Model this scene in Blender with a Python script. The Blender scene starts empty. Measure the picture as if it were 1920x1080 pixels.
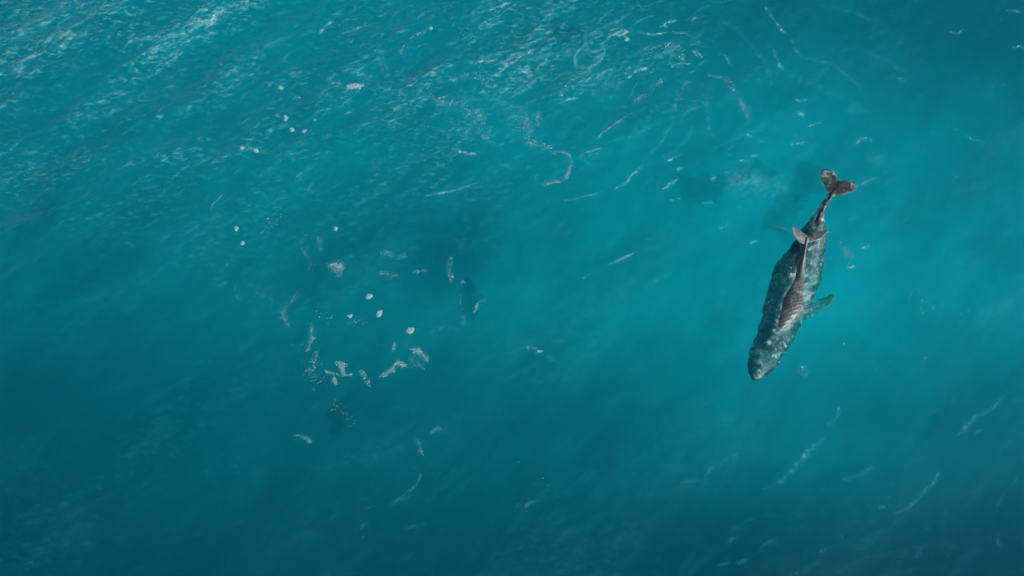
import bpy, bmesh, math, random
import numpy as np
from mathutils import Vector, Matrix

R = math.radians
rng = np.random.default_rng(11)
random.seed(5)
sc = bpy.context.scene
C = sc.collection

# ------------------------------------------------------------------ camera
TILT, DIST, HFOV = R(22), 56.0, R(60)
cam_d = bpy.data.cameras.new('camera')
cam = bpy.data.objects.new('camera', cam_d)
C.objects.link(cam)
cam.location = (0, -DIST * math.sin(TILT), DIST * math.cos(TILT))
cam.rotation_euler = (TILT, 0, 0)
cam_d.sensor_width = 36
cam_d.angle = HFOV
cam_d.clip_end = 8000
sc.camera = cam

# ------------------------------------------------------------------ sky, sun, exposure
SUN_EL, SUN_AZ = R(31), R(-25)            # azimuth measured from +X towards +Y
world = bpy.data.worlds.new('World')
sc.world = world
world.use_nodes = True
wn = world.node_tree
sky = wn.nodes.new('ShaderNodeTexSky')
sky.sky_type = 'NISHITA'
sky.sun_disc = False
sky.sun_elevation = SUN_EL
sky.sun_rotation = R(90) - SUN_AZ
sky.air_density = 1.0
sky.dust_density = 1.5
bg = wn.nodes['Background']
bg.inputs['Strength'].default_value = 0.08
wn.links.new(sky.outputs[0], bg.inputs['Color'])
sd = bpy.data.lights.new('sun', 'SUN')
sun = bpy.data.objects.new('sun', sd)
C.objects.link(sun)
sd.energy = 4.0
sd.angle = R(12)
sd.color = (1.0, 0.965, 0.92)
sdir = Vector((math.cos(SUN_EL) * math.cos(SUN_AZ), math.cos(SUN_EL) * math.sin(SUN_AZ), math.sin(SUN_EL)))
sun.rotation_euler = sdir.to_track_quat('Z', 'Y').to_euler()
sun.location = sdir * 200
vs = sc.view_settings
vs.view_transform = 'Standard'
vs.look = 'None'
vs.exposure = 0.34
vs.gamma = 1
vs.use_curve_mapping = False
sc.cycles.use_denoising = True
sc.cycles.use_adaptive_sampling = True
sc.cycles.adaptive_threshold = 0.04
sc.cycles.volume_bounces = 1
sc.cycles.max_bounces = 8
sc.cycles.transparent_max_bounces = 16
sc.cycles.caustics_reflective = False
sc.cycles.caustics_refractive = False

# ------------------------------------------------------------------ helpers
TH = math.tan(HFOV / 2)
CT, ST = math.cos(TILT), math.sin(TILT)


def at(u, v, z=0.0):
    """photo position (1920 x 1080) to the point of the level plane z it falls on"""
    x = (np.asarray(u, float) - 960) / 960 * TH
    y = -(np.asarray(v, float) - 540) / 960 * TH
    dx, dy, dz = x, y * CT + ST, y * ST - CT
    t = (z - cam.location.z) / dz
    return dx * t, cam.location.y + dy * t


def tag(o, label=None, cat=None, group=None, kind=None):
    if label: o['label'] = label
    if cat: o['category'] = cat
    if group: o['group'] = group
    if kind: o['kind'] = kind
    return o


def mesh_obj(name, verts, faces, mat, smooth=True):
    me = bpy.data.meshes.new(name)
    me.from_pydata([tuple(p) for p in verts], [], faces)
    me.update()
    if smooth:
        me.shade_smooth()
    if mat: me.materials.append(mat)
    o = bpy.data.objects.new(name, me)
    C.objects.link(o)
    return o


def quad_mesh(name, co, quads, mat, tris=None):
    """large mesh from numpy arrays"""
    me = bpy.data.meshes.new(name)
    nq = len(quads)
    nt = 0 if tris is None else len(tris)
    me.vertices.add(len(co))
    me.vertices.foreach_set('co', np.ascontiguousarray(co, np.float32).ravel())
    loops = quads.ravel().astype(np.int32)
    starts = np.arange(nq, dtype=np.int32) * 4
    if nt:
        starts = np.concatenate([starts, nq * 4 + np.arange(nt, dtype=np.int32) * 3])
        loops = np.concatenate([loops, tris.ravel().astype(np.int32)])
    me.loops.add(len(loops))
    me.loops.foreach_set('vertex_index', loops)
    me.polygons.add(nq + nt)
    me.polygons.foreach_set('loop_start', starts)
    me.update(calc_edges=True)
    me.validate()
    me.shade_smooth()
    if mat: me.materials.append(mat)
    o = bpy.data.objects.new(name, me)
    C.objects.link(o)
    return o


def new_mat(name):
    m = bpy.data.materials.new(name)
    m.use_nodes = True
    nt = m.node_tree
    nt.nodes.clear()
    out = nt.nodes.new('ShaderNodeOutputMaterial')
    return m, nt, out


def nd(nt, kind, **kw):
    n = nt.nodes.new(kind)
    for k, v in kw.items():
        if k.startswith('_'):
            setattr(n, k[1:], v)
        else:
            key = int(k[1:]) if k[0] == 'i' and k[1:].isdigit() else k.replace('__', ' ')
            if hasattr(v, 'is_linked') or isinstance(v, bpy.types.NodeSocket):
                nt.links.new(v, n.inputs[key])
            else:
                n.inputs[key].default_value = v
    return n


def mth(nt, op, a, b=None, c=None, clamp=False):
    n = nt.nodes.new('ShaderNodeMath')
    n.operation = op
    n.use_clamp = clamp
    for i, v in enumerate((a, b, c)):
        if v is None: continue
        if isinstance(v, bpy.types.NodeSocket): nt.links.new(v, n.inputs[i])
        else: n.inputs[i].default_value = v
    return n.outputs[0]


def ramp(nt, fac, stops):
    n = nt.nodes.new('ShaderNodeValToRGB')
    el = n.color_ramp.elements
    while len(el) < len(stops): el.new(0.5)
    for e, (p, c) in zip(el, stops):
        e.position = p
        e.color = c if len(c) == 4 else (*c, 1)
    nt.links.new(fac, n.inputs[0])
    return n.outputs[0]


# ------------------------------------------------------------------ wave field (periodic tile)
N, L = 1024, 96.0
kx = np.fft.fftfreq(N, L / N) * 2 * np.pi
KX, KY = np.meshgrid(kx, kx)
K = np.hypot(KX, KY)
K[0, 0] = 1e-6


def field(spec):
    s = rng.standard_normal((N, N)) + 1j * rng.standard_normal((N, N))
    s = s * spec
    s[0, 0] = 0
    return s


def norm(f):
    return (f - f.mean()) / f.std()


crest = R(33)                                   # crests run up to the right
WX, WY = -math.sin(crest), math.cos(crest)      # direction the waves travel
COS = (KX * WX + KY * WY) / K


def band(wl, width, spread):
    """waves round one wavelength, narrow in direction as spread grows"""
    k0 = 2 * np.pi / wl
    return np.exp(-0.5 * (np.log(K / k0) / width) ** 2) * np.abs(COS) ** spread / K


S_swell = field(band(13.0, 0.35, 6))
S_mid = field(band(4.2, 0.40, 3))
S_chop = field(band(1.35, 0.45, 2.5))
S_rip = field(band(0.55, 0.35, 1.6))


def spatial(s):
    return np.real(np.fft.ifft2(s))


def hcho(s, amp):
    h = spatial(s)
    g = amp / h.std()
    dx = np.real(np.fft.ifft2(-1j * KX / K * s)) * g
    dy = np.real(np.fft.ifft2(-1j * KY / K * s)) * g
    return h * g, dx, dy


H_sw, DX_sw, DY_sw = hcho(S_swell, 0.13)
H_mi, DX_mi, DY_mi = hcho(S_mid, 0.075)
H_ch, DX_ch, DY_ch = hcho(S_chop, 0.028)
H_ri, _, _ = hcho(S_rip, 0.009)


def aniso(l_along, l_across, p=2.0, ang=crest):
    a = KX * math.cos(ang) + KY * math.sin(ang)
    b = -KX * math.sin(ang) + KY * math.cos(ang)
    q = (a * l_along / 6.28) ** 2 + (b * l_across / 6.28) ** 2
    return norm(spatial(field(1 / (1 + q) ** p)))


F_streak = norm(aniso(1.1, 0.34, 1.15) + 0.7 * aniso(0.55, 0.2, 1.2))
F_patch = aniso(9, 4.5, 2.2)
F_break = aniso(0.5, 0.4, 1.2)
F_soft = aniso(3.2, 1.5, 1.7)
F_web = aniso(6.0, 3.0, 2.6, crest - 0.1)
F_web2 = aniso(3.5, 2.0, 2.4, crest + 0.25)


def samp(F, x, y):
    fx = np.mod(x / L * N, N); fy = np.mod(y / L * N, N)
    ix = np.floor(fx).astype(int); iy = np.floor(fy).astype(int)
    tx = fx - ix; ty = fy - iy
    ix %= N; iy %= N
    jx = (ix + 1) % N; jy = (iy + 1) % N
    return (F[iy, ix] * (1 - tx) + F[iy, jx] * tx) * (1 - ty) + (F[jy, ix] * (1 - tx) + F[jy, jx] * tx) * ty


def smooth(a, b, x):
    t = np.clip((x - a) / (b - a), 0, 1)
    return t * t * (3 - 2 * t)


def photo_uv(x, y, z=0.0):
    """world point to photo position (used to lay sea brightness into the seabed depth and colour)"""
    dx, dy, dz = x, y - cam.location.y, z - cam.location.z
    cy = dy * CT + dz * ST
    cz = np.minimum(dy * ST - dz * CT, 1e9)
    cz = np.maximum(cz, 1.0)
    return 960 + dx / cz / TH * 960, 540 - cy / cz / TH * 960


RX0, RY0 = [float(q) for q in at(130, 60)]
WHX, WHY = [float(q) for q in at(1500, 540)]


def rough(x, y):
    """wind-roughened water to the north-west, a calm slick round the whales and to the south"""
    d = np.hypot((x - RX0) / 34, (y - RY0) / 17)
    r = 0.35 + 1.0 * np.exp(-d ** 2)
    nx, ny = [float(q) for q in at(1090, 110)]
    r = r + 0.55 * np.exp(-(((x - nx) / 15) ** 2 + ((y - ny) / 9) ** 2))
    c = np.exp(-(((x - WHX) / 9) ** 2 + ((y - WHY) / 11) ** 2))
    return r * (1 - 0.6 * c)


def waves(x, y):
    far = 1 / (1 + np.maximum(0, np.hypot(x, y) - 60) / 60)
    r = rough(x, y)
    c = 1 - 0.72 * np.exp(-(((x - WHX) / 8) ** 2 + ((y - WHY) / 10) ** 2))
    c = c * (1 - 0.62 * smooth(0, 30, x) * smooth(2, -16, y))
    h = samp(H_sw, x, y) * c + (samp(H_mi, x, y) * (0.2 + 0.7 * r) + samp(H_ch, x, y) * r * far + samp(H_ri, x, y) * r * far) * c
    dx = samp(DX_sw, x, y) + samp(DX_mi, x, y) * (0.5 + 0.5 * r) + samp(DX_ch, x, y) * r * far * 0.8
    dy = samp(DY_sw, x, y) + samp(DY_mi, x, y) * (0.5 + 0.5 * r) + samp(DY_ch, x, y) * r * far * 0.8
    return h, -dx * 0.8 * c, -dy * 0.8 * c


# ------------------------------------------------------------------ seabed
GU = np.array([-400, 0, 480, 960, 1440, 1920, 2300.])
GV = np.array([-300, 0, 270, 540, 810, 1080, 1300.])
GB = np.array([  # wanted sea brightness, laid into seabed depth and colour
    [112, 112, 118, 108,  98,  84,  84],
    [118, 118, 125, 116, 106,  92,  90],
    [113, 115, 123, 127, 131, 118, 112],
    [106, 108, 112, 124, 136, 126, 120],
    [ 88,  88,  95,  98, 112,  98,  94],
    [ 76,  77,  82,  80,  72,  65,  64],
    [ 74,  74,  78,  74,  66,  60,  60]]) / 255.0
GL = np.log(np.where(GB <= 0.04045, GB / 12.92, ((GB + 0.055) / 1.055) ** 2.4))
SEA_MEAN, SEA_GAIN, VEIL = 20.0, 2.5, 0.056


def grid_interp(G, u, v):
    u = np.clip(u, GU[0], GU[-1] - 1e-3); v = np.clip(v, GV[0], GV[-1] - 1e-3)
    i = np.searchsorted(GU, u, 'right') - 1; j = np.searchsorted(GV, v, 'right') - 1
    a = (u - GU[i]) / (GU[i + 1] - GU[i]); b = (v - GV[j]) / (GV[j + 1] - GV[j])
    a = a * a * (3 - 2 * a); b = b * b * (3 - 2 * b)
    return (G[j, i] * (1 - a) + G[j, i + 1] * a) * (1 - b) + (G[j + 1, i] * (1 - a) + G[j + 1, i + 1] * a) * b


def sea_depth(x, y):
    u, v = photo_uv(x, y, -SEA_MEAN)
    g = grid_interp(GL, u, v)
    d = SEA_MEAN - SEA_GAIN * (g - GL.mean())
    d = d + 0.07 * samp(F_patch, x * 0.8, y * 0.8) + 0.02 * samp(F_soft, x, y)
    return np.clip(d, 4.5, 42)


def axis(lo, hi, step, far, n):
    core = np.arange(lo, hi + step * 0.5, step)
    g = np.cumsum(np.geomspace(step * 1.5, far * 0.35, n))
    g = g / g[-1] * far
    return np.concatenate([lo - g[::-1], core, hi + g])


def grid_quads(nx, ny):
    idx = np.arange(nx * ny).reshape(ny, nx)
    return np.stack([idx[:-1, :-1], idx[:-1, 1:], idx[1:, 1:], idx[1:, :-1]], -1).reshape(-1, 4)


m_bed, nt, out = new_mat('sand_painted_light')
tc = nd(nt, 'ShaderNodeTexCoord')
n1 = nd(nt, 'ShaderNodeTexNoise', Vector=tc.outputs['Object'], Scale=0.16, Detail=5.0, Roughness=0.6)
sand = ramp(nt, n1.outputs[0], [(0.3, (0.54, 0.52, 0.45)), (0.7, (0.68, 0.65, 0.57))])
a_light = nd(nt, 'ShaderNodeAttribute', _attribute_name='painted_light')
dark_tone = nd(nt, 'ShaderNodeRGB'); dark_tone.outputs[0].default_value = (0.010, 0.022, 0.022, 1)
mixc = nd(nt, 'ShaderNodeMix', _data_type='RGBA', i0=a_light.outputs['Fac'], i6=dark_tone.outputs[0], i7=sand)
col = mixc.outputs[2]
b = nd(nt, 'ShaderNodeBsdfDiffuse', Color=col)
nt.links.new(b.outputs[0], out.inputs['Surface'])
xs = axis(-60, 60, 0.5, 2400, 22); ys = axis(-40, 50, 0.5, 2400, 22)
X, Y = np.meshgrid(xs, ys)
Z = -sea_depth(X, Y)
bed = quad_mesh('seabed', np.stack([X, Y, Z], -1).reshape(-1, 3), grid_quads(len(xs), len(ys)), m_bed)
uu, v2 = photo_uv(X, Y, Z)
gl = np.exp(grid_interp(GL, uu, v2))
light_map = (gl - VEIL) / (np.exp(GL).max() - VEIL) * (1 + 0.035 * samp(F_patch, X * 0.8, Y * 0.8) + 0.02 * samp(F_soft, X, Y))  # light and dark of the sea painted as seabed tone
a = bed.data.attributes.new('painted_light', 'FLOAT', 'POINT')
a.data.foreach_set('value', np.clip(light_map, 0, 1).astype(np.float32).ravel())
tag(bed, 'sandy seabed seen dimly through the water, brightness falloff of the sea painted into its colour', None, None, 'structure')

# ------------------------------------------------------------------ layout of foam and painted wave-crest light (photo positions)
# (points, half width in photo pixels, strength)
STREAKS = [
 ([(887,25),(927,15),(967,2)],3,.8), ([(880,122),(905,116),(933,113)],3,.7), ([(928,143),(960,118),(990,100),(1012,87)],3,.75),
 ([(977,130),(988,135),(1007,145),(1023,148),(1035,144)],3.2,1), ([(985,128),(997,136)],4,.9), ([(837,153),(860,148),(887,137)],3.5,.75),
 ([(763,153),(797,143),(827,127)],3.5,.7), ([(718,170),(750,173),(770,163),(787,157)],3,.6),
 ([(840,248),(907,263),(940,270),(960,263),(975,252)],2.4,.4), ([(853,282),(868,286),(880,288),(897,285)],2.6,.85),
 ([(1040,193),(1063,185),(1087,180)],2.6,.65), ([(1117,263),(1133,247),(1150,235),(1160,227),(1173,217),(1193,208)],3.4,.75),
 ([(1152,232),(1166,222)],5,.7), ([(1087,292),(1113,283),(1130,277)],4,.55), ([(1103,287),(1118,283)],4,.6),
 ([(1153,357),(1173,343),(1193,323),(1200,315),(1207,303)],3.4,.65), ([(1192,325),(1202,312)],4,.6),
 ([(1250,350),(1270,337)],4,.7), ([(1240,355),(1255,350),(1272,336)],4,.6), ([(790,368),(840,358),(873,348),(917,337)],2.6,.45),
 ([(1177,144),(1192,132),(1200,127),(1220,122)],4.2,.7), ([(1235,50),(1253,42),(1270,32)],4,.85), ([(1285,33),(1308,31),(1327,25)],3,.85),
 ([(1192,59),(1215,62),(1233,63),(1253,57)],2.8,.8), ([(1137,68),(1155,67),(1172,67)],3,.7), ([(1142,60),(1170,50)],2.6,.6),
 ([(1162,56),(1176,60),(1168,66),(1180,74),(1164,79)],3.4,1), ([(1257,120),(1275,115),(1293,115),(1302,109)],3,.8),
 ([(1218,92),(1240,84)],3,.5), ([(1185,124),(1208,117)],3,.5), ([(1330,137),(1345,140),(1358,143)],2.5,.8),
 ([(1348,97),(1360,100),(1370,115),(1378,125)],3.5,.55), ([(1435,3),(1444,20),(1453,37),(1463,52),(1477,65)],3,.75),
 ([(1477,65),(1490,90),(1500,108),(1520,118)],3,.35), ([(1447,90),(1460,120),(1470,135)],3,.6), ([(1470,135),(1490,145),(1510,152)],3,.25),
 ([(1487,188),(1500,191),(1515,191)],2.2,.9), ([(1490,211),(1502,215),(1512,220)],5,.75), ([(1513,238),(1530,233),(1543,228)],2.5,.7),
 ([(1480,273),(1498,270),(1512,265)],2.6,.55), ([(1606,272),(1608,266),(1613,260),(1623,257),(1640,263)],2.2,.75),
 ([(1400,253),(1408,258)],4,.7), ([(1418,268),(1432,266)],2.2,.6), ([(1803,257),(1815,263),(1843,273)],2.4,.55), ([(1785,246),(1798,247)],2.5,.8),
 ([(1900,87),(1912,86),(1922,87)],2.4,.9), ([(1885,20),(1922,22)],2.4,.55), ([(1588,501),(1597,501),(1605,499)],3,.95),
 ([(1617,467),(1623,463),(1630,459)],2.2,.8), ([(1405,454),(1414,452),(1423,451)],2.6,1), ([(1315,385),(1328,381),(1337,379)],3,.6),
 ([(1350,427),(1360,425),(1370,420)],3,.6), ([(1258,376),(1280,374)],2.4,.5), ([(1295,314),(1315,300)],2,.3),
 ([(1267,318),(1282,314)],3,.5), ([(1250,303),(1262,300)],4,.7), ([(1262,300),(1278,288)],2.4,.4), ([(1385,305),(1397,304)],3,.7), ([(1407,296),(1420,292)],2.6,.6),
 ([(985,650),(995,652),(1005,655),(1022,662)],3,.75), ([(1022,662),(1055,685)],3,.25), ([(1140,497),(1165,487),(1192,475)],3.2,.55),
 ([(1092,522),(1110,515)],2.6,.45), ([(1220,525),(1240,518),(1262,510)],2.8,.45), ([(1050,378),(1090,372),(1130,362)],2.4,.45),
 ([(548,818),(562,819),(575,822),(588,828)],3,.6), ([(578,820),(586,832)],4,.5), ([(912,560),(903,564),(895,572),(890,592)],2.8,.75),
 ([(860,570),(872,572)],2.4,.5), ([(800,627),(837,612),(862,617)],3,.3), ([(793,883),(773,917),(747,932),(727,950)],2.6,.35),
 ([(673,990),(690,977)],2.6,.3), ([(750,990),(775,985),(800,980)],2.6,.35), ([(960,950),(990,947),(1010,933)],3,.3), ([(807,812),(822,804),(840,800)],4,.35),
 ([(1573,763),(1567,783),(1550,800)],4,.38), ([(1570,763),(1574,769)],2.6,.9), ([(1553,818),(1527,837),(1507,857),(1487,880),(1467,900),(1453,902),(1440,917)],4,.42),
 ([(1507,848),(1508,860)],3,.7), ([(1390,848),(1360,863),(1323,887)],5,.25), ([(1280,903),(1330,903)],4,.2), ([(1637,877),(1607,893),(1573,902)],3.4,.3), ([(1634,878),(1638,875)],2.6,.4),
 ([(1883,743),(1857,770),(1830,780),(1813,800),(1783,827)],4,.36), ([(1767,880),(1747,907),(1727,933),(1703,953),(1673,968)],3.2,.4),
 ([(1847,808),(1835,808),(1823,817)],3,.25), ([(1912,890),(1906,905),(1897,912)],3,.25), ([(1417,970),(1390,985),(1363,997)],3.4,.3), ([(1385,1006),(1357,1018)],3,.25),
 ([(1455,1010),(1427,1025)],3,.3), ([(1402,1047),(1377,1058)],2.6,.35), ([(1370,1054),(1345,1060)],2.6,.3), ([(1647,950),(1663,950)],2.4,.35), ([(1533,1035),(1543,1032)],2.6,.4),
 ([(1884,926),(1867,953)],3,.2), ([(1872,997),(1877,1033)],2.6,.25), ([(1485,1075),(1495,1074)],3,.35), ([(1615,1035),(1624,1020)],2.4,.2), ([(1720,1045),(1732,1020)],2.4,.2),
 ([(392,397),(400,386),(412,372),(420,362)],3,.6), ([(405,380),(417,366)],3.4,.5), ([(575,362),(580,350),(588,338)],2.6,.4), ([(590,360),(612,332)],2.6,.3),
 ([(420,502),(428,492)],3,.4), ([(402,543),(415,530),(428,525)],3.4,.35), ([(440,550),(447,560)],2.2,.5), ([(465,532),(475,533)],2.4,.5), ([(487,440),(497,432)],2.6,.5),
 ([(298,205),(315,198)],4,.7), ([(292,218),(308,219)],3.4,.8), ([(240,208),(255,205)],3,.6), ([(620,155),(640,158)],3,.7), ([(500,156),(518,159),(535,164)],3,.6), ([(548,183),(565,181)],3,.7),
 ([(585,220),(600,208),(625,203)],3,.55), ([(590,227),(607,222)],2.6,.5), ([(360,70),(400,55)],4,.45), ([(440,90),(500,82),(545,65),(570,50)],4,.4), ([(470,105),(505,98)],3.6,.5),
 ([(597,60),(610,45),(625,35)],3.4,.55), ([(500,25),(530,18),(553,22)],3.4,.4), ([(640,60),(660,50),(700,40)],3.4,.55), ([(645,35),(675,30)],3,.5), ([(780,30),(800,22),(815,16)],3,.5),
 ([(640,200),(655,185)],3,.55), ([(645,215),(670,205)],3.4,.55), ([(730,195),(770,192)],2.6,.4), ([(640,130),(680,108)],3,.4),
 ([(1500,108),(1530,116),(1560,125),(1595,145),(1625,170)],5,.22), ([(1530,10),(1580,20),(1625,36),(1665,52)],4,.2), ([(1470,140),(1520,158),(1580,182),(1650,215)],6,.2),
 ([(1600,90),(1660,112),(1720,140)],5,.14), ([(1390,60),(1420,95),(1440,130),(1448,165)],5,.2), ([(1345,30),(1385,52),(1412,85)],4,.18), ([(1190,20),(1160,40),(1120,58),(1080,85),(1050,112)],4,.34),
 ([(1240,75),(1205,92),(1170,118),(1150,150),(1146,185)],4,.34), ([(1320,60),(1290,78),(1262,92),(1230,110),(1204,140)],4,.32), ([(1110,130),(1080,150),(1048,160),(1010,172)],4,.3), ([(1300,140),(1280,165),(1268,195),(1262,230)],4,.3),
 ([(1262,230),(1245,262),(1218,290),(1190,315)],4,.28), ([(1330,170),(1325,205),(1330,240),(1345,268)],4,.24), ([(1130,195),(1160,200),(1190,190),(1215,172)],4,.24), ([(950,40),(985,30),(1030,28),(1075,18)],4,.34), ([(960,75),(1000,62),(1040,60)],4,.3),
 ([(900,200),(940,205),(985,196),(1020,180)],3.4,.26), ([(925,300),(965,315),(1010,312)],3.4,.22), ([(1240,300),(1262,285),(1290,262),(1300,235)],4,.26), ([(1330,285),(1365,268),(1400,250),(1440,243)],4,.22),
 ([(300,120),(330,98),(345,88)],2.4,.45), ([(1300,195),(1316,180)],2,.35),
]
# (points, scatter half width in photo pixels, number of flecks, fleck size factor)
BUBBLES = [
 ([(750,97),(773,70),(800,55),(808,53)],3,60,1), ([(807,183),(827,193),(853,193),(867,187),(870,200),(880,213),(897,207),(903,227),(898,247),(917,260)],8,230,1),
 ([(985,217),(990,243),(987,263),(1003,267),(1023,273),(1037,280)],8,190,1), ([(1007,213),(1010,233)],5,40,1), ([(960,215),(975,240)],14,30,.8),
 ([(1037,288),(1053,282),(1066,288),(1071,298),(1070,310),(1063,333),(1050,340),(1037,342),(1017,347)],3.2,230,1), ([(1190,183),(1220,170),(1227,153),(1250,142)],4,110,.9),
 ([(1250,80),(1270,104)],10,60,1.1), ([(1280,87),(1281,107)],4,30,1.1), ([(1302,93),(1317,102)],5,40,1.1), ([(1260,58),(1295,62)],3,30,1.1), ([(1180,105),(1255,85)],14,50,.9),
 ([(1330,138),(1360,143),(1377,173),(1393,200),(1405,227)],5,130,1), ([(1613,345),(1643,332)],3,60,.8), ([(1620,297),(1655,300)],8,40,.7),
 ([(1780,58),(1800,60),(1805,55)],2.4,30,.9), ([(1580,462),(1597,485)],8,80,.9), ([(1450,425),(1480,431)],3,50,.8),
 ([(560,545),(550,557),(532,580),(532,600),(540,611)],6,90,.8), ([(582,600),(585,630),(575,657)],4,80,.9), ([(592,660),(585,697)],6,50,.9), ([(610,697),(640,706)],3,50,.9),
 ([(672,693),(684,705),(692,722)],4,50,1.0), ([(715,707),(732,697),(745,680),(760,687)],4,200,1.1), ([(775,655),(787,660),(800,675)],5,130,1.1), ([(772,668),(790,690)],8,30,.8),
 ([(738,655),(742,642)],3,30,1.1), ([(632,682),(646,684)],5,70,1.1), ([(641,690),(645,702)],4,60,1.1), ([(626,712),(632,724)],4,60,1.1), ([(634,707),(660,703)],2,30,.9),
 ([(717,475),(762,480)],7,50,.8), ([(712,512),(742,515)],6,45,.8), ([(777,510),(800,505)],3,30,.8), ([(842,480),(845,530)],5,60,.9), ([(866,528),(872,532)],3,16,1),
 ([(570,450),(580,500)],10,50,.6), ([(596,440),(604,480)],5,40,.6), ([(618,500),(640,498),(634,515)],7,220,.9), ([(440,540),(520,560)],20,50,.6),
 ([(505,420),(530,395)],12,40,.7), ([(600,590),(680,600)],14,30,.8), ([(540,640),(600,720)],16,60,.7), ([(868,590),(870,618)],4,22,.7), ([(866,545),(862,575)],6,8,.6),
 ([(1495,460),(1490,500)],10,70,.45), ([(1505,520),(1535,500)],12,90,.5), ([(1460,575),(1480,605)],8,60,.4), ([(1440,560),(1455,600)],10,24,.5), ([(1525,425),(1520,455)],12,40,.45),
 ([(1513,533),(1510,545),(1503,552)],5,110,.6), ([(1490,533),(1484,545),(1477,553)],4,80,.55), ([(1506,572),(1498,588),(1488,600)],2.4,60,.5), ([(1482,606),(1472,616),(1458,628)],3,120,.5), ([(1455,600),(1455,622)],3,60,.45),
 ([(1780,330),(1900,380)],60,40,.6), ([(1700,560),(1880,610)],30,40,.8), ([(1500,690),(1520,705)],8,16,1), ([(1560,640),(1900,700)],40,24,.8), ([(1640,300),(1700,420)],40,30,.6),
 ([(1660,20),(1900,200)],60,24,.8), ([(1690,140),(1700,150)],6,6,1), ([(1590,205),(1620,203)],6,14,.8), ([(900,780),(1000,1000)],60,14,.7), ([(300,820),(700,1000)],50,16,.6),
 ([(620,750),(660,790)],14,30,.7), ([(780,810),(790,850)],3,24,.9), ([(640,40),(700,90)],14,40,.8), ([(710,80),(720,130)],8,30,.8), ([(870,60),(1000,110)],30,70,.7), ([(1000,50),(1100,110)],30,60,.7),
 ([(880,140),(930,160)],10,50,.9), ([(1290,190),(1400,320)],40,60,.6), ([(1430,230),(1560,320)],30,60,.6), ([(1280,820),(1700,1000)],80,24,.7), ([(1750,730),(1900,900)],50,20,.8),
]

WASH = [
 # water washing off the whales
 ([(1506,470),(1503,485),(1500,500)],1.8,.6), ([(1484,508),(1488,520),(1491,533)],2.2,.75), ([(1491,512),(1494,522)],1.8,.6),
 ([(1490,535),(1484,545),(1477,552)],3.6,1), ([(1512,538),(1509,545),(1505,550),(1500,552)],5,1), ([(1507,534),(1516,533),(1522,538)],3,.7),
 ([(1530,545),(1520,552),(1511,560),(1508,568)],2.4,.75), ([(1504,572),(1500,582),(1494,590),(1488,598)],2.2,.9), ([(1486,600),(1478,606),(1473,614),(1464,622),(1457,626)],2.4,1),
 ([(1453,615),(1454,625),(1462,622)],2,.9), ([(1457,600),(1455,612)],1.6,.6), ([(1460,606),(1468,612)],2,.6), ([(1470,572),(1466,582)],1.4,.5),
 ([(1514,523),(1523,521),(1532,526)],2.4,.5), ([(1511,500),(1514,512),(1512,522)],2.4,.4), ([(1516,468),(1524,462),(1533,458)],2,.45),
 ([(1448,632),(1442,644),(1440,650)],2.2,.5),
 ([(1512,535),(1506,552),(1498,560)],7,.85), ([(1528,515),(1522,535)],9,.28), ([(1530,470),(1526,500)],8,.25), ([(1540,430),(1528,470)],5,.22),
 ([(1495,585),(1480,610)],7,.3), ([(1440,660),(1425,690)],10,.16), ([(1350,347),(1420,342),(1485,356)],20,.11), ([(1385,335),(1450,332)],9,.10), ([(1330,340),(1345,332)],4,.2),
]

STR = []
for pts, w, s in WASH:
    STR.append((np.array([at(u, v) for u, v in pts]), w / 30.0 * 0.9, s * 1.8))
for pts, w, s in STREAKS:
    p = np.array([at(u, v) for u, v in pts])
    STR.append((p, w / 30.0 * (0.44 if s > .42 else 0.68), s * (0.9 if s > .42 else 0.6)))  # faint strokes are wave-crest highlights painted as thin foam

for pts, w, n, s in BUBBLES:                    # thin milky film round the bubbles
    if w <= 8 and len(pts) > 1:
        STR.append((np.array([at(u, v) for u, v in pts]), w / 30.0 * 1.25, 0.09))


def seg_dist(x, y, p):
    best = np.full(x.shape, 1e9); tt = np.zeros(x.shape)
    ln = np.concatenate([[0], np.cumsum(np.hypot(*np.diff(p, axis=0).T))])
    for i in range(len(p) - 1):
        ax, ay = p[i]; bx, by = p[i + 1]
        ex, ey = bx - ax, by - ay
        t = np.clip(((x - ax) * ex + (y - ay) * ey) / (ex * ex + ey * ey), 0, 1)
        d = np.hypot(x - ax - t * ex, y - ay - t * ey)
        m = d < best
        best = np.where(m, d, best)
        tt = np.where(m, (ln[i] + t * (ln[i + 1] - ln[i])) / ln[-1], tt)
    return best, tt


# ------------------------------------------------------------------ water
m_sea, nt, out = new_mat('sea_water')
tc = nd(nt, 'ShaderNodeTexCoord')
geo = nd(nt, 'ShaderNodeNewGeometry')
rot = nd(nt, 'ShaderNodeMapping', Vector=tc.outputs['Object'])
rot.inputs['Rotation'].default_value = (0, 0, -crest)
rot.inputs['Scale'].default_value = (0.5, 1.0, 1.0)
nb = nd(nt, 'ShaderNodeTexNoise', Vector=rot.outputs[0], Scale=3.2, Detail=5.0, Roughness=0.6)
a_rough = nd(nt, 'ShaderNodeAttribute', _attribute_name='roughness')
bump = nd(nt, 'ShaderNodeBump', Height=nb.outputs[0], Distance=0.08, Strength=mth(nt, 'MULTIPLY', mth(nt, 'SUBTRACT', a_rough.outputs['Fac'], 0.32), 0.75, clamp=True))
vdot = nd(nt, 'ShaderNodeVectorMath', _operation='DOT_PRODUCT')
nt.links.new(geo.outputs['Incoming'], vdot.inputs[0]); nt.links.new(bump.outputs[0], vdot.inputs[1])
grz = mth(nt, 'POWER', mth(nt, 'SUBTRACT', 1.0, mth(nt, 'ABSOLUTE', vdot.outputs['Value'])), 5.0)
fres = mth(nt, 'MULTIPLY_ADD', grz, 0.98, 0.021, clamp=True)
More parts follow.
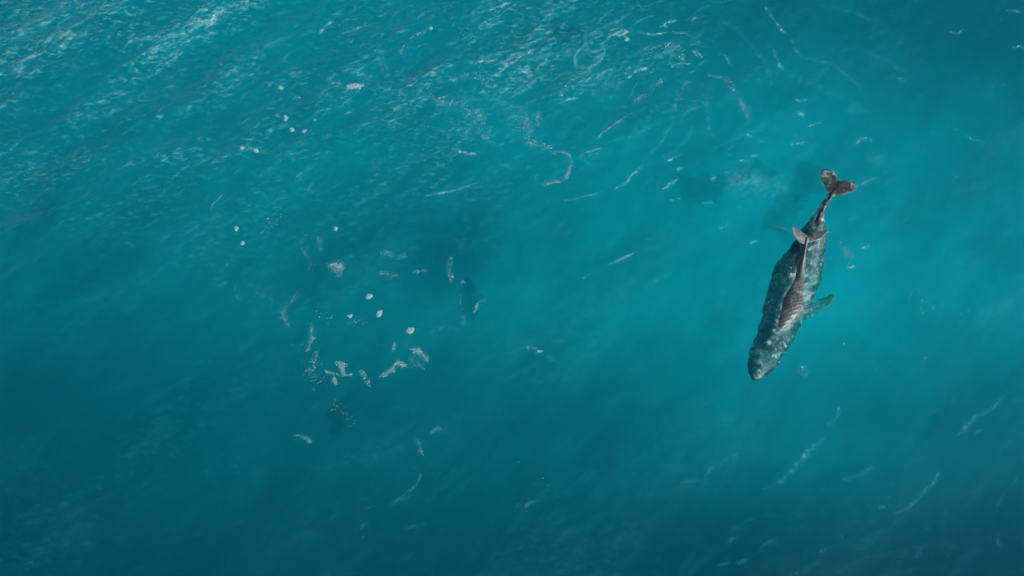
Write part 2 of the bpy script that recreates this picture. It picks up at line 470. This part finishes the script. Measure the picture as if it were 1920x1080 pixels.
gloss = nd(nt, 'ShaderNodeBsdfGlossy', Color=(1, 1, 1, 1), Roughness=0.16, Normal=bump.outputs[0])
clear = nd(nt, 'ShaderNodeBsdfTransparent', Color=(1, 1, 1, 1))
turbid = nd(nt, 'ShaderNodeBsdfDiffuse', Color=(0.0, 0.31, 0.38, 1), Normal=bump.outputs[0])
a_turb = nd(nt, 'ShaderNodeAttribute', _attribute_name='turbidity')
body = nd(nt, 'ShaderNodeMixShader', Fac=a_turb.outputs['Fac'])
nt.links.new(clear.outputs[0], body.inputs[1]); nt.links.new(turbid.outputs[0], body.inputs[2])
surf = nd(nt, 'ShaderNodeMixShader', Fac=fres)
nt.links.new(body.outputs[0], surf.inputs[1]); nt.links.new(gloss.outputs[0], surf.inputs[2])
a_foam = nd(nt, 'ShaderNodeAttribute', _attribute_name='foam')
rot2 = nd(nt, 'ShaderNodeMapping', Vector=tc.outputs['Object'])
rot2.inputs['Rotation'].default_value = (0, 0, -crest)
rot2.inputs['Scale'].default_value = (0.6, 1.0, 1.0)
nf = nd(nt, 'ShaderNodeTexNoise', Vector=rot2.outputs[0], Scale=7.0, Detail=4.0, Roughness=0.65)
fm = mth(nt, 'ADD', 0.25, mth(nt, 'MULTIPLY', nf.outputs[0], 1.5))
fm = mth(nt, 'MULTIPLY', a_foam.outputs['Fac'], fm)
a_chop = nd(nt, 'ShaderNodeAttribute', _attribute_name='chop')
rot3 = nd(nt, 'ShaderNodeMapping', Vector=tc.outputs['Object'])
rot3.inputs['Rotation'].default_value = (0, 0, -crest - 0.12)
rot3.inputs['Scale'].default_value = (0.42, 1.0, 1.0)
nr = nd(nt, 'ShaderNodeTexNoise', Vector=rot3.outputs[0], Scale=4.2, Detail=3.0, Roughness=0.6, Distortion=0.5)
rip = nd(nt, 'ShaderNodeMapRange', Value=nr.outputs[0])
rip.interpolation_type = 'SMOOTHSTEP'
rip.inputs['From Min'].default_value = 0.47; rip.inputs['From Max'].default_value = 0.72
fm = mth(nt, 'ADD', fm, mth(nt, 'MULTIPLY', mth(nt, 'MULTIPLY', rip.outputs[0], a_chop.outputs['Fac']), 0.36))  # ripple highlights painted in as thin foam colour
fm = mth(nt, 'MINIMUM', fm, 0.9)
fcol = ramp(nt, fm, [(0.0, (0.01, 0.40, 0.45)), (0.28, (0.15, 0.42, 0.44)), (0.65, (0.35, 0.46, 0.46))])
foam_b = nd(nt, 'ShaderNodeBsdfDiffuse', Color=fcol)
fin = nd(nt, 'ShaderNodeMixShader', Fac=fm)
nt.links.new(surf.outputs[0], fin.inputs[1]); nt.links.new(foam_b.outputs[0], fin.inputs[2])
nt.links.new(fin.outputs[0], out.inputs['Surface'])
# body of the water: strong loss of red, pale scattering
ABS = (0.22, 0.0138, 0.0078); SCA = 0.011
va = nd(nt, 'ShaderNodeVolumeAbsorption', Density=1.0, Color=(1 - ABS[0], 1 - ABS[1], 1 - ABS[2], 1))
vsn = nd(nt, 'ShaderNodeVolumeScatter', Density=SCA, Color=(0.02, 0.76, 1, 1), Anisotropy=0.3)
vadd = nd(nt, 'ShaderNodeAddShader')
nt.links.new(va.outputs[0], vadd.inputs[0]); nt.links.new(vsn.outputs[0], vadd.inputs[1])
nt.links.new(vadd.outputs[0], out.inputs['Volume'])
m_sea.cycles.homogeneous_volume = True

xs = axis(-45, 45, 0.09, 2400, 26); ys = axis(-25, 31, 0.09, 2400, 26)
nx, ny = len(xs), len(ys)
X, Y = np.meshgrid(xs, ys)
h, dx, dy = waves(X, Y)
core = (np.abs(X) < 45.5) & (Y > -25.5) & (Y < 31.5)
lim = np.where(core, 1, 0)
PX, PY = X + dx * lim, Y + dy * lim
foam = np.zeros_like(X)  # foam together with painted glitter, crest light and swell shading
rg = rough(X, Y)
# fine foam streaks on the rough water, with sky glitter painted in
wmask = smooth(0.45, 1.25, rg)
crestish = samp(H_mi, X, Y) / H_mi.std() * 0.35 + samp(H_ch, X, Y) / H_ch.std() * 0.45 + samp(F_patch, X, Y) * 0.5
st = samp(F_streak, X, Y)
foam += wmask * 0.26 * smooth(0.2, 2.9, st + 0.75 * crestish) * np.where(core, 1, .5)
# swell shading painted as very thin pale patches everywhere
foam += 0.042 * smooth(0.0, 2.6, samp(F_soft, X + 31, Y + 17) + 0.5 * samp(F_patch, X, Y) + 0.35 * st) * (0.7 + 0.6 * wmask)
WBX, WBY = [float(q) for q in at(1120, 120)]
web = np.exp(-(((X - WBX) / 13) ** 2 + ((Y - WBY) / 9) ** 2)) * 0.85 + 0.16 * wmask + 0.05
foam += 0.32 * web * np.exp(-(samp(F_web, X, Y) / 0.036) ** 2) * smooth(-0.3, 1.3, samp(F_soft, X + 11, Y + 5) + 0.3 * st)
foam += 0.28 * web * np.exp(-(samp(F_web2, X, Y) / 0.055) ** 2) * smooth(0.0, 1.5, samp(F_soft, X + 51, Y + 25) + 0.3 * st)
brk = samp(F_break, X, Y); brk2 = samp(F_break, X + 40, Y + 23)
for p, w, s in STR:
    x0, y0 = p.min(0) - 6 * w; x1, y1 = p.max(0) + 6 * w
    i0, i1 = np.searchsorted(xs, [x0, x1]); j0, j1 = np.searchsorted(ys, [y0, y1])
    if i1 <= i0 or j1 <= j0: continue
    sl = (slice(j0, j1), slice(i0, i1))
    xx = PX[sl] + 0.05 * brk[sl]; yy = PY[sl] + 0.05 * brk2[sl]
    d, t = seg_dist(xx, yy, p)
    ww = w * (0.45 + 0.75 * np.sin(np.pi * np.clip(t, 0.02, .98)) ** 0.6) * (1 + 0.35 * brk2[sl])
    ww = np.maximum(ww, 0.02)
    v = np.exp(-(d / ww) ** 2) * (0.75 + 0.35 * brk[sl]) + 0.22 * np.exp(-(d / (2.6 * ww)) ** 2)
    v = v * (0.5 + 0.5 * smooth(-1.2, 1.0, st[sl] + 0.4 * brk[sl])) * smooth(-0.02, 0.12, t) * smooth(1.02, 0.86, t)
    foam[sl] = np.maximum(foam[sl], s * np.clip(v, 0, 1.2)) + 0.15 * s * np.clip(v, 0, 1) * foam[sl]
foam = np.clip(foam, 0, 1)
top = np.stack([PX, PY, h], -1).reshape(-1, 3)
quads = grid_quads(nx, ny)
idx = np.arange(nx * ny).reshape(ny, nx)
ring = np.concatenate([idx[0, :-1], idx[:-1, -1], idx[-1, :0:-1], idx[:0:-1, 0]])
low = top[ring].copy(); low[:, 2] = -46
nb0 = len(top)
rl = nb0 + np.arange(len(ring))
skirt = np.stack([ring, rl, np.roll(rl, -1), np.roll(ring, -1)], -1)
cen = nb0 + len(ring)
tri = np.stack([np.roll(rl, -1), rl, np.full(len(rl), cen)], -1)
co = np.concatenate([top, low, [[0, 0, -46]]])
co0 = co.copy()
sea = quad_mesh('sea', co, np.concatenate([quads, skirt]), m_sea, tri)
turb = 0.03 + 0.03 * wmask + 0.065 * np.exp(-(((X - WHX) / 10) ** 2 + ((Y - WHY) / 12) ** 2))
chop = (0.15 + 0.85 * wmask) * (0.35 + 0.65 * smooth(-1.6, 1.6, samp(F_patch, X, Y) + 0.5 * samp(H_mi, X, Y) / H_mi.std()))
for nm, arr in (('foam', foam), ('roughness', rg), ('turbidity', turb), ('chop', chop)):
    a = sea.data.attributes.new(nm, 'FLOAT', 'POINT')
    full = np.zeros(len(co), np.float32); full[:nx * ny] = arr.ravel()
    a.data.foreach_set('value', full)
tag(sea, 'turquoise open sea with low wind waves and thin foam', None, None, 'structure')


def sea_z(x, y):
    h, dx, dy = waves(np.asarray(x, float), np.asarray(y, float))
    h2, dx2, dy2 = waves(np.asarray(x) - dx, np.asarray(y) - dy)
    return h2


# ------------------------------------------------------------------ whales
def whale_material(name, dark, mid, pale, scale, ribs):
    m, nt, out = new_mat(name)
    tc = nd(nt, 'ShaderNodeTexCoord')
    n1 = nd(nt, 'ShaderNodeTexNoise', Vector=tc.outputs['Object'], Scale=scale, Detail=6.0, Roughness=0.62, Distortion=0.6)
    n2 = nd(nt, 'ShaderNodeTexNoise', Vector=tc.outputs['Object'], Scale=scale * 6, Detail=4.0, Roughness=0.7)
    f = mth(nt, 'ADD', mth(nt, 'MULTIPLY', n1.outputs[0], 0.72), mth(nt, 'MULTIPLY', n2.outputs[0], 0.28))
    n0 = nd(nt, 'ShaderNodeTexNoise', Vector=tc.outputs['Object'], Scale=scale * 0.28, Detail=2.0)
    f = mth(nt, 'ADD', f, mth(nt, 'MULTIPLY', mth(nt, 'SUBTRACT', n0.outputs[0], 0.55), 0.12 if ribs else 0.45))
    col = ramp(nt, f, [(0.36, dark), (0.46, mid), (0.51, mid), (0.60, pale)])
    if not ribs:      # paler underside and flippers, tinted green as painted water haze
        sz = nd(nt, 'ShaderNodeSeparateXYZ', Vector=tc.outputs['Object'])
        mr = nd(nt, 'ShaderNodeMapRange', Value=sz.outputs['Z'])
        mr.inputs['From Min'].default_value = 2.0; mr.inputs['From Max'].default_value = 1.3
        mx = nd(nt, 'ShaderNodeMix', _data_type='RGBA', i0=mth(nt, 'MULTIPLY', mr.outputs[0], 0.7), i6=col)
        mx.inputs[7].default_value = (0.05, 0.125, 0.11, 1)
        col = mx.outputs[2]
    p = nd(nt, 'ShaderNodeBsdfPrincipled', Roughness=0.42)
    nt.links.new(col, p.inputs['Base Color'])
    hgt = n2.outputs[0]
    if ribs:
        mp = nd(nt, 'ShaderNodeMapping', Vector=tc.outputs['Object'])
        mp.inputs['Rotation'].default_value = (0, 0, ribs)
        wv = nd(nt, 'ShaderNodeTexWave', Vector=mp.outputs[0], Scale=1.5, Distortion=3.0, Detail=2.0)
        wv.inputs['Detail Scale'].default_value = 1.2
        wv.bands_direction = 'Y'
        sep = nd(nt, 'ShaderNodeSeparateXYZ', Vector=tc.outputs['Object'])
        mk = nd(nt, 'ShaderNodeMapRange', Value=sep.outputs['Y'])
        mk.inputs['From Min'].default_value = 0.6; mk.inputs['From Max'].default_value = -0.6
        hgt = mth(nt, 'ADD', mth(nt, 'MULTIPLY', n2.outputs[0], 0.5), mth(nt, 'MULTIPLY', mth(nt, 'MULTIPLY', wv.outputs['Fac'], mk.outputs[0]), 0.45))
    bp = nd(nt, 'ShaderNodeBump', Height=hgt, Distance=0.05, Strength=0.5)
    nt.links.new(bp.outputs[0], p.inputs['Normal'])
    nt.links.new(p.outputs[0], out.inputs['Surface'])
    return m


def loft(bm, rings, n=20, keel=0.0):
    """rings: (centre, half-width vector, up half height, down half height, squareness)"""
    loops = []
    for c, wv, hu, hd, sq in rings:
        c = Vector(c); wv = Vector(wv)
        lp = []
        for k in range(n):
            a = 2 * math.pi * k / n
            ca, sa = math.cos(a), math.sin(a)
            x = math.copysign(abs(ca) ** sq, ca); z = math.copysign(abs(sa) ** sq, sa)
            lp.append(bm.verts.new(c + wv * x + Vector((0, 0, (hu if z > 0 else hd) * z))))
        loops.append(lp)
    for a, b in zip(loops, loops[1:]):
        for k in range(n):
            bm.faces.new((a[k], a[(k + 1) % n], b[(k + 1) % n], b[k]))
    bm.faces.new(loops[0][::-1]); bm.faces.new(loops[-1])


def resample(tab, n):
    tab = np.array(tab, float)
    t = np.linspace(0, len(tab) - 1, n)
    i = np.clip(t.astype(int), 0, len(tab) - 2); f = (t - i)[:, None]
    p0 = tab[np.maximum(i - 1, 0)]; p1 = tab[i]; p2 = tab[i + 1]; p3 = tab[np.minimum(i + 2, len(tab) - 1)]
    return 0.5 * (2 * p1 + (p2 - p0) * f + (2 * p0 - 5 * p1 + 4 * p2 - p3) * f ** 2 + (3 * p1 - p0 - 3 * p2 + p3) * f ** 3)


def blade(bm, tab, thick, n=14, tmin=0.03):
    """fluke lobe or flipper: rows of (u_lead, v_lead, u_trail, v_trail, z) from root to tip"""
    rings = []
    for r in resample(tab, 16):
        a = Vector((*[float(q) for q in at(r[0], r[1], r[4])], r[4]))
        b = Vector((*[float(q) for q in at(r[2], r[3], r[4])], r[4]))
        w = (b - a) / 2
        t = max(tmin, thick * w.length)
        rings.append(((a + b) / 2, w, t, t, 1.15))
    loft(bm, rings, n)


def knob(bm, p, r):
    bmesh.ops.create_icosphere(bm, subdivisions=1, radius=r, matrix=Matrix.Translation(p))


def finish(bm, name, mat, voxel, smooth_it):
    me = bpy.data.meshes.new(name + '_raw')
    bmesh.ops.recalc_face_normals(bm, faces=bm.faces[:])
    bm.to_mesh(me); bm.free()
    t = bpy.data.objects.new(name + '_raw', me)
    C.objects.link(t)
    md = t.modifiers.new('r', 'REMESH'); md.mode = 'VOXEL'; md.voxel_size = voxel
    md = t.modifiers.new('s', 'SMOOTH'); md.factor = 0.5; md.iterations = smooth_it
    dg = bpy.context.evaluated_depsgraph_get()
    res = bpy.data.meshes.new_from_object(t.evaluated_get(dg))
    bpy.data.objects.remove(t, do_unlink=True)
    bpy.data.meshes.remove(me)
    res.name = name
    co = np.empty(len(res.vertices) * 3, np.float32); res.vertices.foreach_get('co', co)
    co = co.reshape(-1, 3); c = (co.min(0) + co.max(0)) / 2; c[2] = co[:, 2].min()
    res.vertices.foreach_set('co', (co - c).ravel()); res.update(); res.shade_smooth()
    res.materials.clear(); res.materials.append(mat)
    o = bpy.data.objects.new(name, res); C.objects.link(o)
    o.location = Vector([float(q) for q in c])
    return o


# the large whale: outline read off the photo, in axes along and across the body
AX = np.array([-0.395, 0.918]); AX /= np.hypot(*AX); PR = np.array([AX[1], -AX[0]])
O0 = np.array([1567., 352.])
LE = np.array([(1558,357),(1552,364),(1535,390),(1505,427),(1476,472),(1455,494),(1444,525),(1440,545),(1431,583),(1420,625),(1407,654),(1402,680),(1402,697),(1406,709),(1412,716)], float) - O0
RE = np.array([(1569,362),(1561,372),(1549,392),(1545,410),(1546,430),(1548,455),(1543,490),(1539,525),(1533,546),(1518,570),(1503,602),(1489,637),(1466,671),(1452,693),(1431,710),(1420,716)], float) - O0
aL, bL, aR, bR = LE @ AX, LE @ PR, RE @ AX, RE @ PR
ZT = [(0, .02), (20, .05), (60, .06), (85, .04), (110, -.25), (150, -.8), (200, -1.15), (270, -1.2), (320, -1.0), (360, -.9), (392, -1.1)]
rings = []
for a in np.concatenate([np.linspace(2, 360, 34), [370, 380, 387, 391.5]]):
    l, r = np.interp(a, aL, bL), np.interp(a, aR, bR)
    if a > 385: l, r = (l + r) / 2 + (l - r) / 2 * 0.7, (l + r) / 2 - (l - r) / 2 * 0.7
    zt = np.interp(a, [q[0] for q in ZT], [q[1] for q in ZT])
    hw = abs(r - l) / 2 / 30.5
    hh = np.interp(a, [0, 30, 90, 150, 230, 300, 360, 392], [.16, .34, .75, 1.15, 1.3, 1.1, .7, .3])
    if a > 380: hh *= 0.8
    zc = zt - hh
    e = O0 + AX * a
    pl = e + PR * l; pr = e + PR * r
    q0 = Vector((*[float(q) for q in at(*pl, zc)], zc)); q1 = Vector((*[float(q) for q in at(*pr, zc)], zc))
    rings.append(((q0 + q1) / 2, (q1 - q0) / 2, hh, hh * 0.95, 1.0 if a > 110 else 1.15))
bm = bmesh.new()
loft(bm, rings, 28)
blade(bm, [(1558,370,1578,346,-.10),(1551,357,1574,338,-.05),(1544,347,1568,329,-.04),(1538,336,1561,320,-.08),(1537,327,1553,315,-.14),(1541,319,1547,315,-.2)], 0.11)
blade(bm, [(1558,369,1563,340,-.10),(1570,367,1571,338,-.05),(1583,366,1581,338,-.04),(1595,363,1593,338,-.06),(1604,356,1602,341,-.1),(1608,350,1606,345,-.16)], 0.11)
blade(bm, [(1510,602,1498,568,-2.3),(1528,591,1519,566,-2.8),(1546,583,1536,560,-3.2),(1558,572,1549,555,-3.4),(1567,558,1560,550,-3.4)], 0.16, tmin=0.06)
blade(bm, [(1450,580,1456,545,-2.3),(1450,560,1460,525,-2.9),(1458,535,1468,505,-3.4),(1468,512,1476,490,-3.8),(1480,490,1482,482,-4.0)], 0.16, tmin=0.08)
# knobs along the rostrum and jaw, blowhole ridge
for a, bfrac, rr in [(335,.0,.10),(348,.05,.09),(360,0,.09),(372,-.05,.08),(340,.45,.09),(352,.5,.08),(364,.5,.08),(374,.45,.07),(340,-.45,.09),(352,-.5,.08),(364,-.5,.08),(374,-.45,.07),(310,.05,.15),(316,-.03,.13)]:
    l, r = np.interp(a, aL, bL), np.interp(a, aR, bR)
    zt = np.interp(a, [q[0] for q in ZT], [q[1] for q in ZT]) - 0.12 * abs(bfrac) * 4
    e = O0 + AX * a + PR * ((l + r) / 2 + (r - l) / 2 * bfrac)
    knob(bm, Vector((*[float(q) for q in at(*e, zt)], zt)), rr)
# low hump of the dorsal fin
m_cow = whale_material('slate_whale_skin', (0.008, 0.011, 0.013), (0.032, 0.039, 0.038), (0.34, 0.36, 0.31), 2.3, 0)
cow = finish(bm, 'whale', m_cow, 0.05, 3)
me = cow.data                       # rippled outline: bending of the view through water put into the shape
co = np.empty(len(me.vertices) * 3, np.float32); me.vertices.foreach_get('co', co); co = co.reshape(-1, 3)
wx, wy = co[:, 0] + cow.location.x, co[:, 1] + cow.location.y
co[:, 0] += 0.035 * samp(F_break, wx, wy); co[:, 1] += 0.035 * samp(F_break, wx + 30, wy + 12)
me.vertices.foreach_set('co', co.ravel()); me.update()
tag(cow, 'large dark mottled whale lying just under the surface below the smaller one', 'whale')

# the small whale on its back
bm = bmesh.new()
rings = []
for r in resample([(1513,446,3.5,.42,.13),(1512,452,3.6,.38,.17),(1508,468,4.5,.22,.26),(1504,488,6.5,-.02,.34),(1499,511,11,-.31,.42),(1493,539,19,-.50,.58),(1485,566,24,-.45,.66),(1477,590,23,-.42,.62),(1466,609,16,-.36,.46),(1459,622,8,-.28,.3),(1455,629,2.5,-.24,.12)], 40):
    u, v, hw, zc, hh = r
    ex = np.array([0.94, 0.33])
    a = np.array([u, v])
    q0 = Vector((*[float(q) for q in at(*(a - ex * hw), zc)], zc)); q1 = Vector((*[float(q) for q in at(*(a + ex * hw), zc)], zc))
    rings.append(((q0 + q1) / 2, (q1 - q0) / 2, hh, hh, 1.0 if v > 530 else 1.2))
loft(bm, rings, 24)
blade(bm, [(1509,459,1514,441,.42),(1500,456,1507,436,.50),(1492,448,1499,430,.60),(1486,437,1492,426,.72),(1484,428,1487,424,.80)], 0.11)
blade(bm, [(1513,457,1511,443,.42),(1524,454,1521,440,.46),(1536,449,1532,434,.50),(1546,443,1543,432,.52),(1554,434,1551,430,.54)], 0.11)
blade(bm, [(1502,588,1500,572,-.6),(1512,588,1508,572,-.8),(1522,582,1518,570,-1.0),(1528,574,1526,569,-1.1)], 0.16)
blade(bm, [(1462,582,1465,566,-.6),(1454,576,1458,560,-.8),(1448,566,1452,554,-1.0),(1446,556,1448,550,-1.1)], 0.16)
m_calf = whale_material('wet_grey_brown_skin', (0.038, 0.049, 0.049), (0.072, 0.088, 0.086), (0.17, 0.20, 0.197), 1.6, R(-22))
calf = finish(bm, 'whale', m_calf, 0.03, 3)
tag(calf, 'smaller grey-brown whale with wet back and raised tail flukes, resting over the large one', 'whale')

# ------------------------------------------------------------------ broken water along the whales' waterline
from mathutils.bvhtree import BVHTree
fa = sea.data.attributes['foam']
fv = np.empty(len(co0), np.float32); fa.data.foreach_get('value', fv)
x0, y0 = [float(q) for q in at(1440, 660)]; x1, y1 = [float(q) for q in at(1625, 300)]
near = np.nonzero((co0[:, 0] > x0) & (co0[:, 0] < x1) & (co0[:, 1] > y0) & (co0[:, 1] < y1) & (np.arange(len(co0)) < nx * ny))[0]
for ob, dd, ss in ((calf, 0.085, 0.75), (cow, 0.07, 0.45)):
    tree = BVHTree.FromPolygons([v.co + ob.location for v in ob.data.vertices], [tuple(p.vertices) for p in ob.data.polygons])
    for i in near:
        hit = tree.find_nearest(Vector(co0[i].tolist()), 0.3)
        if hit[0] is not None:
            fv[i] = max(fv[i], ss * math.exp(-(hit[3] / dd) ** 2) * min(1.0, max(0.0, 0.55 + 0.4 * float(brk.ravel()[i]))))
fa.data.foreach_set('value', fv)

# ------------------------------------------------------------------ foam
m_foam, nt, out = new_mat('white_foam')
tc = nd(nt, 'ShaderNodeTexCoord')
n1 = nd(nt, 'ShaderNodeTexNoise', Vector=tc.outputs['Object'], Scale=9.0, Detail=4.0)
col = ramp(nt, n1.outputs[0], [(0.3, (0.13, 0.32, 0.34)), (0.66, (0.30, 0.41, 0.42))])
b = nd(nt, 'ShaderNodeBsdfDiffuse', Color=col)
nt.links.new(b.outputs[0], out.inputs['Surface'])


def fleck_arrays(cx, cy, cz, sx, sy, ang):
    """low irregular domes, one apex and a rim of seven"""
    n = len(cx); k = 7
    a = np.linspace(0, 2 * np.pi, k, endpoint=False)[None, :] + rng.uniform(0, 1, (n, 1))
    rr = rng.uniform(0.6, 1.25, (n, k))
    lx, ly = np.cos(a) * rr * sx[:, None], np.sin(a) * rr * sy[:, None]
    ca, sa = np.cos(ang)[:, None], np.sin(ang)[:, None]
    x = cx[:, None] + lx * ca - ly * sa; y = cy[:, None] + lx * sa + ly * ca
    z = np.repeat((cz - 0.012)[:, None], k, 1)
    apex = np.stack([cx, cy, cz + 0.25 * np.minimum(sx, sy) + 0.012], -1)[:, None, :]
    v = np.concatenate([np.stack([x, y, z], -1), apex], 1).reshape(-1, 3)
    base = (np.arange(n) * (k + 1))[:, None]
    i = np.arange(k)[None, :]
    f = np.stack([base + i, base + (i + 1) % k, np.broadcast_to(base + k, (n, k))], -1).reshape(-1, 3)
    return v, f


def scatter_line(pts, w, n):
    p = np.array(pts, float)
    seg = np.hypot(*np.diff(p, axis=0).T); cum = np.concatenate([[0], np.cumsum(seg)])
    # clustered along the line
    c = rng.uniform(0, cum[-1], max(3, n // 9))
    t = np.clip(rng.choice(c, n) + rng.normal(0, 2.5, n), 0, cum[-1])
    u = np.interp(t, cum, p[:, 0]) + rng.normal(0, w * 0.55, n)
    v = np.interp(t, cum, p[:, 1]) + rng.normal(0, w * 0.55, n)
    return u, v


U, V, S = [], [], []
for pts, w, n, s in BUBBLES:
    n = int(n * 1.7)
    u, v = scatter_line(pts, w, n)
    U.append(u); V.append(v); S.append(np.exp(rng.normal(-0.25, 0.5, n)) * s)
U = np.concatenate(U); V = np.concatenate(V); S = np.concatenate(S)
x, y = at(U, V)
z = sea_z(x, y)
s = np.clip(S * 0.021, 0.008, 0.08)
vv, ff = fleck_arrays(x, y, z, s * rng.uniform(1.0, 1.5, len(s)), s, rng.uniform(0, 3.14, len(s)))
fo = quad_mesh('foam_flecks', vv, np.zeros((0, 4), int), m_foam, ff)
tag(fo, 'scattered white bubbles and flecks of foam on the sea', 'foam', None, 'stuff')

CLUMPS = [
 (769, 621, 8.0, 7.0, 40, 'largest pale rounded foam clump, alone above the ragged foam strands'),
 (709, 587, 7.0, 6.0, 10, 'pale rounded foam clump with small flecks trailing below it'),
 (692, 554, 5.5, 4.5, -10, 'small pale foam clump, the upper end of the row of three'),
 (656, 591, 5.0, 2.4, 40, 'thin pale foam scrap to the side of the row of three clumps'),
 (536, 223, 6.0, 3.2, -60, 'elongated pale foam scrap at the head of the trail of three scraps'),
 (547, 243, 4.0, 3.0, 0, 'middle small foam scrap of the trail of three scraps'),
 (570, 247, 4.4, 2.2, 50, 'slanted pale foam scrap at the end of the trail of three scraps'),
 (480, 283, 4.2, 3.4, 0, 'bigger of the two small round foam dots lying side by side'),
 (456, 281, 3.4, 2.4, 0, 'smaller of the two small round foam dots lying side by side'),
 (455, 455, 4.0, 3.4, 0, 'lone round foam dot in the calm water below the wind streaks'),
 (444, 430, 3.0, 4.0, 0, 'tiny upright foam dot just above the lone round dot'),
 (629, 428, 3.2, 3.0, 0, 'lone tiny foam dot above the speckled foam patch'),
 (663, 160, 20.0, 8.0, 5, 'largest white foam patch, stretched along a wave crest'),
 (808, 53, 3.4, 3.0, 0, 'round foam dot at the upper end of a string of bubbles'),
]
for i, (u, v, a, b2, an, lab) in enumerate(CLUMPS):
    n = int(20 + a * b2 * 1.3)
    a *= 0.85; b2 *= 0.85
    rr = np.sqrt(rng.uniform(0, 1, n)) * 0.85; th = rng.uniform(0, 6.28, n)
    k = rng.integers(0, 4, n)       # a few uneven lobes
    ox, oy, sc_ = rng.uniform(-.45, .45, 4)[k], rng.uniform(-.45, .45, 4)[k], rng.uniform(.4, .85, 4)[k]
    lx, ly = (ox + sc_ * rr * np.cos(th)) * a, (oy + sc_ * rr * np.sin(th)) * b2
    ca, sa = math.cos(R(an)), math.sin(R(an))
    uu = u + lx * ca - ly * sa; v2 = v - (lx * sa + ly * ca)
    x, y = at(uu, v2)
    z = sea_z(x, y) + rng.uniform(0, 0.02, n)
    s = np.exp(rng.normal(-3.05, 0.4, n)) * (1.2 if a < 10 else 1.0)
    vv, ff = fleck_arrays(x, y, z, s * rng.uniform(1, 1.5, n), s, rng.uniform(0, 3, n))
    c = vv.mean(0); c[2] = vv[:, 2].min()
    o = quad_mesh('foam_clump', vv - c, np.zeros((0, 4), int), m_foam, ff)
    o.location = Vector([float(q) for q in c])
    tag(o, lab, 'foam', 'floating foam clumps')

# ------------------------------------------------------------------ dark absorbing volumes below the surface
m_dark, nt, out = new_mat('dark_absorber')
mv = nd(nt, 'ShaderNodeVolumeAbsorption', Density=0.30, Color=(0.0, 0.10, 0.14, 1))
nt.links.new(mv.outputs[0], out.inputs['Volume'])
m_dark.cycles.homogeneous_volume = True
PATCHES = [
 ([(878,535),(880,560),(882,590)], 12, .5, 2.6, 'dark blurred shape under the surface near the ring of foam flecks'),
 ([(1045,62),(1060,55),(1085,68)], 14, .35, 3.0, 'dark blurred shape under the rough water, highest in the picture'),
 ([(634,765),(628,785),(632,800)], 11, .16, 3.4, 'faint dark blurred shape in the calm water below the foam ring'),
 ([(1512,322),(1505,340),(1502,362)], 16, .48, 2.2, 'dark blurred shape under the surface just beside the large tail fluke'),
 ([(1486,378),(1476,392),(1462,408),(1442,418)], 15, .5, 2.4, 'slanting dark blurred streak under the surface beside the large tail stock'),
 ([(1285,355),(1310,358),(1340,352)], 22, .36, 2.8, 'dark blurred shape farthest from the tail of the group'),
 ([(1365,338),(1390,325),(1425,318),(1450,325)], 12, .42, 2.6, 'thin dark blurred streak along the edge of the pale water'),
]
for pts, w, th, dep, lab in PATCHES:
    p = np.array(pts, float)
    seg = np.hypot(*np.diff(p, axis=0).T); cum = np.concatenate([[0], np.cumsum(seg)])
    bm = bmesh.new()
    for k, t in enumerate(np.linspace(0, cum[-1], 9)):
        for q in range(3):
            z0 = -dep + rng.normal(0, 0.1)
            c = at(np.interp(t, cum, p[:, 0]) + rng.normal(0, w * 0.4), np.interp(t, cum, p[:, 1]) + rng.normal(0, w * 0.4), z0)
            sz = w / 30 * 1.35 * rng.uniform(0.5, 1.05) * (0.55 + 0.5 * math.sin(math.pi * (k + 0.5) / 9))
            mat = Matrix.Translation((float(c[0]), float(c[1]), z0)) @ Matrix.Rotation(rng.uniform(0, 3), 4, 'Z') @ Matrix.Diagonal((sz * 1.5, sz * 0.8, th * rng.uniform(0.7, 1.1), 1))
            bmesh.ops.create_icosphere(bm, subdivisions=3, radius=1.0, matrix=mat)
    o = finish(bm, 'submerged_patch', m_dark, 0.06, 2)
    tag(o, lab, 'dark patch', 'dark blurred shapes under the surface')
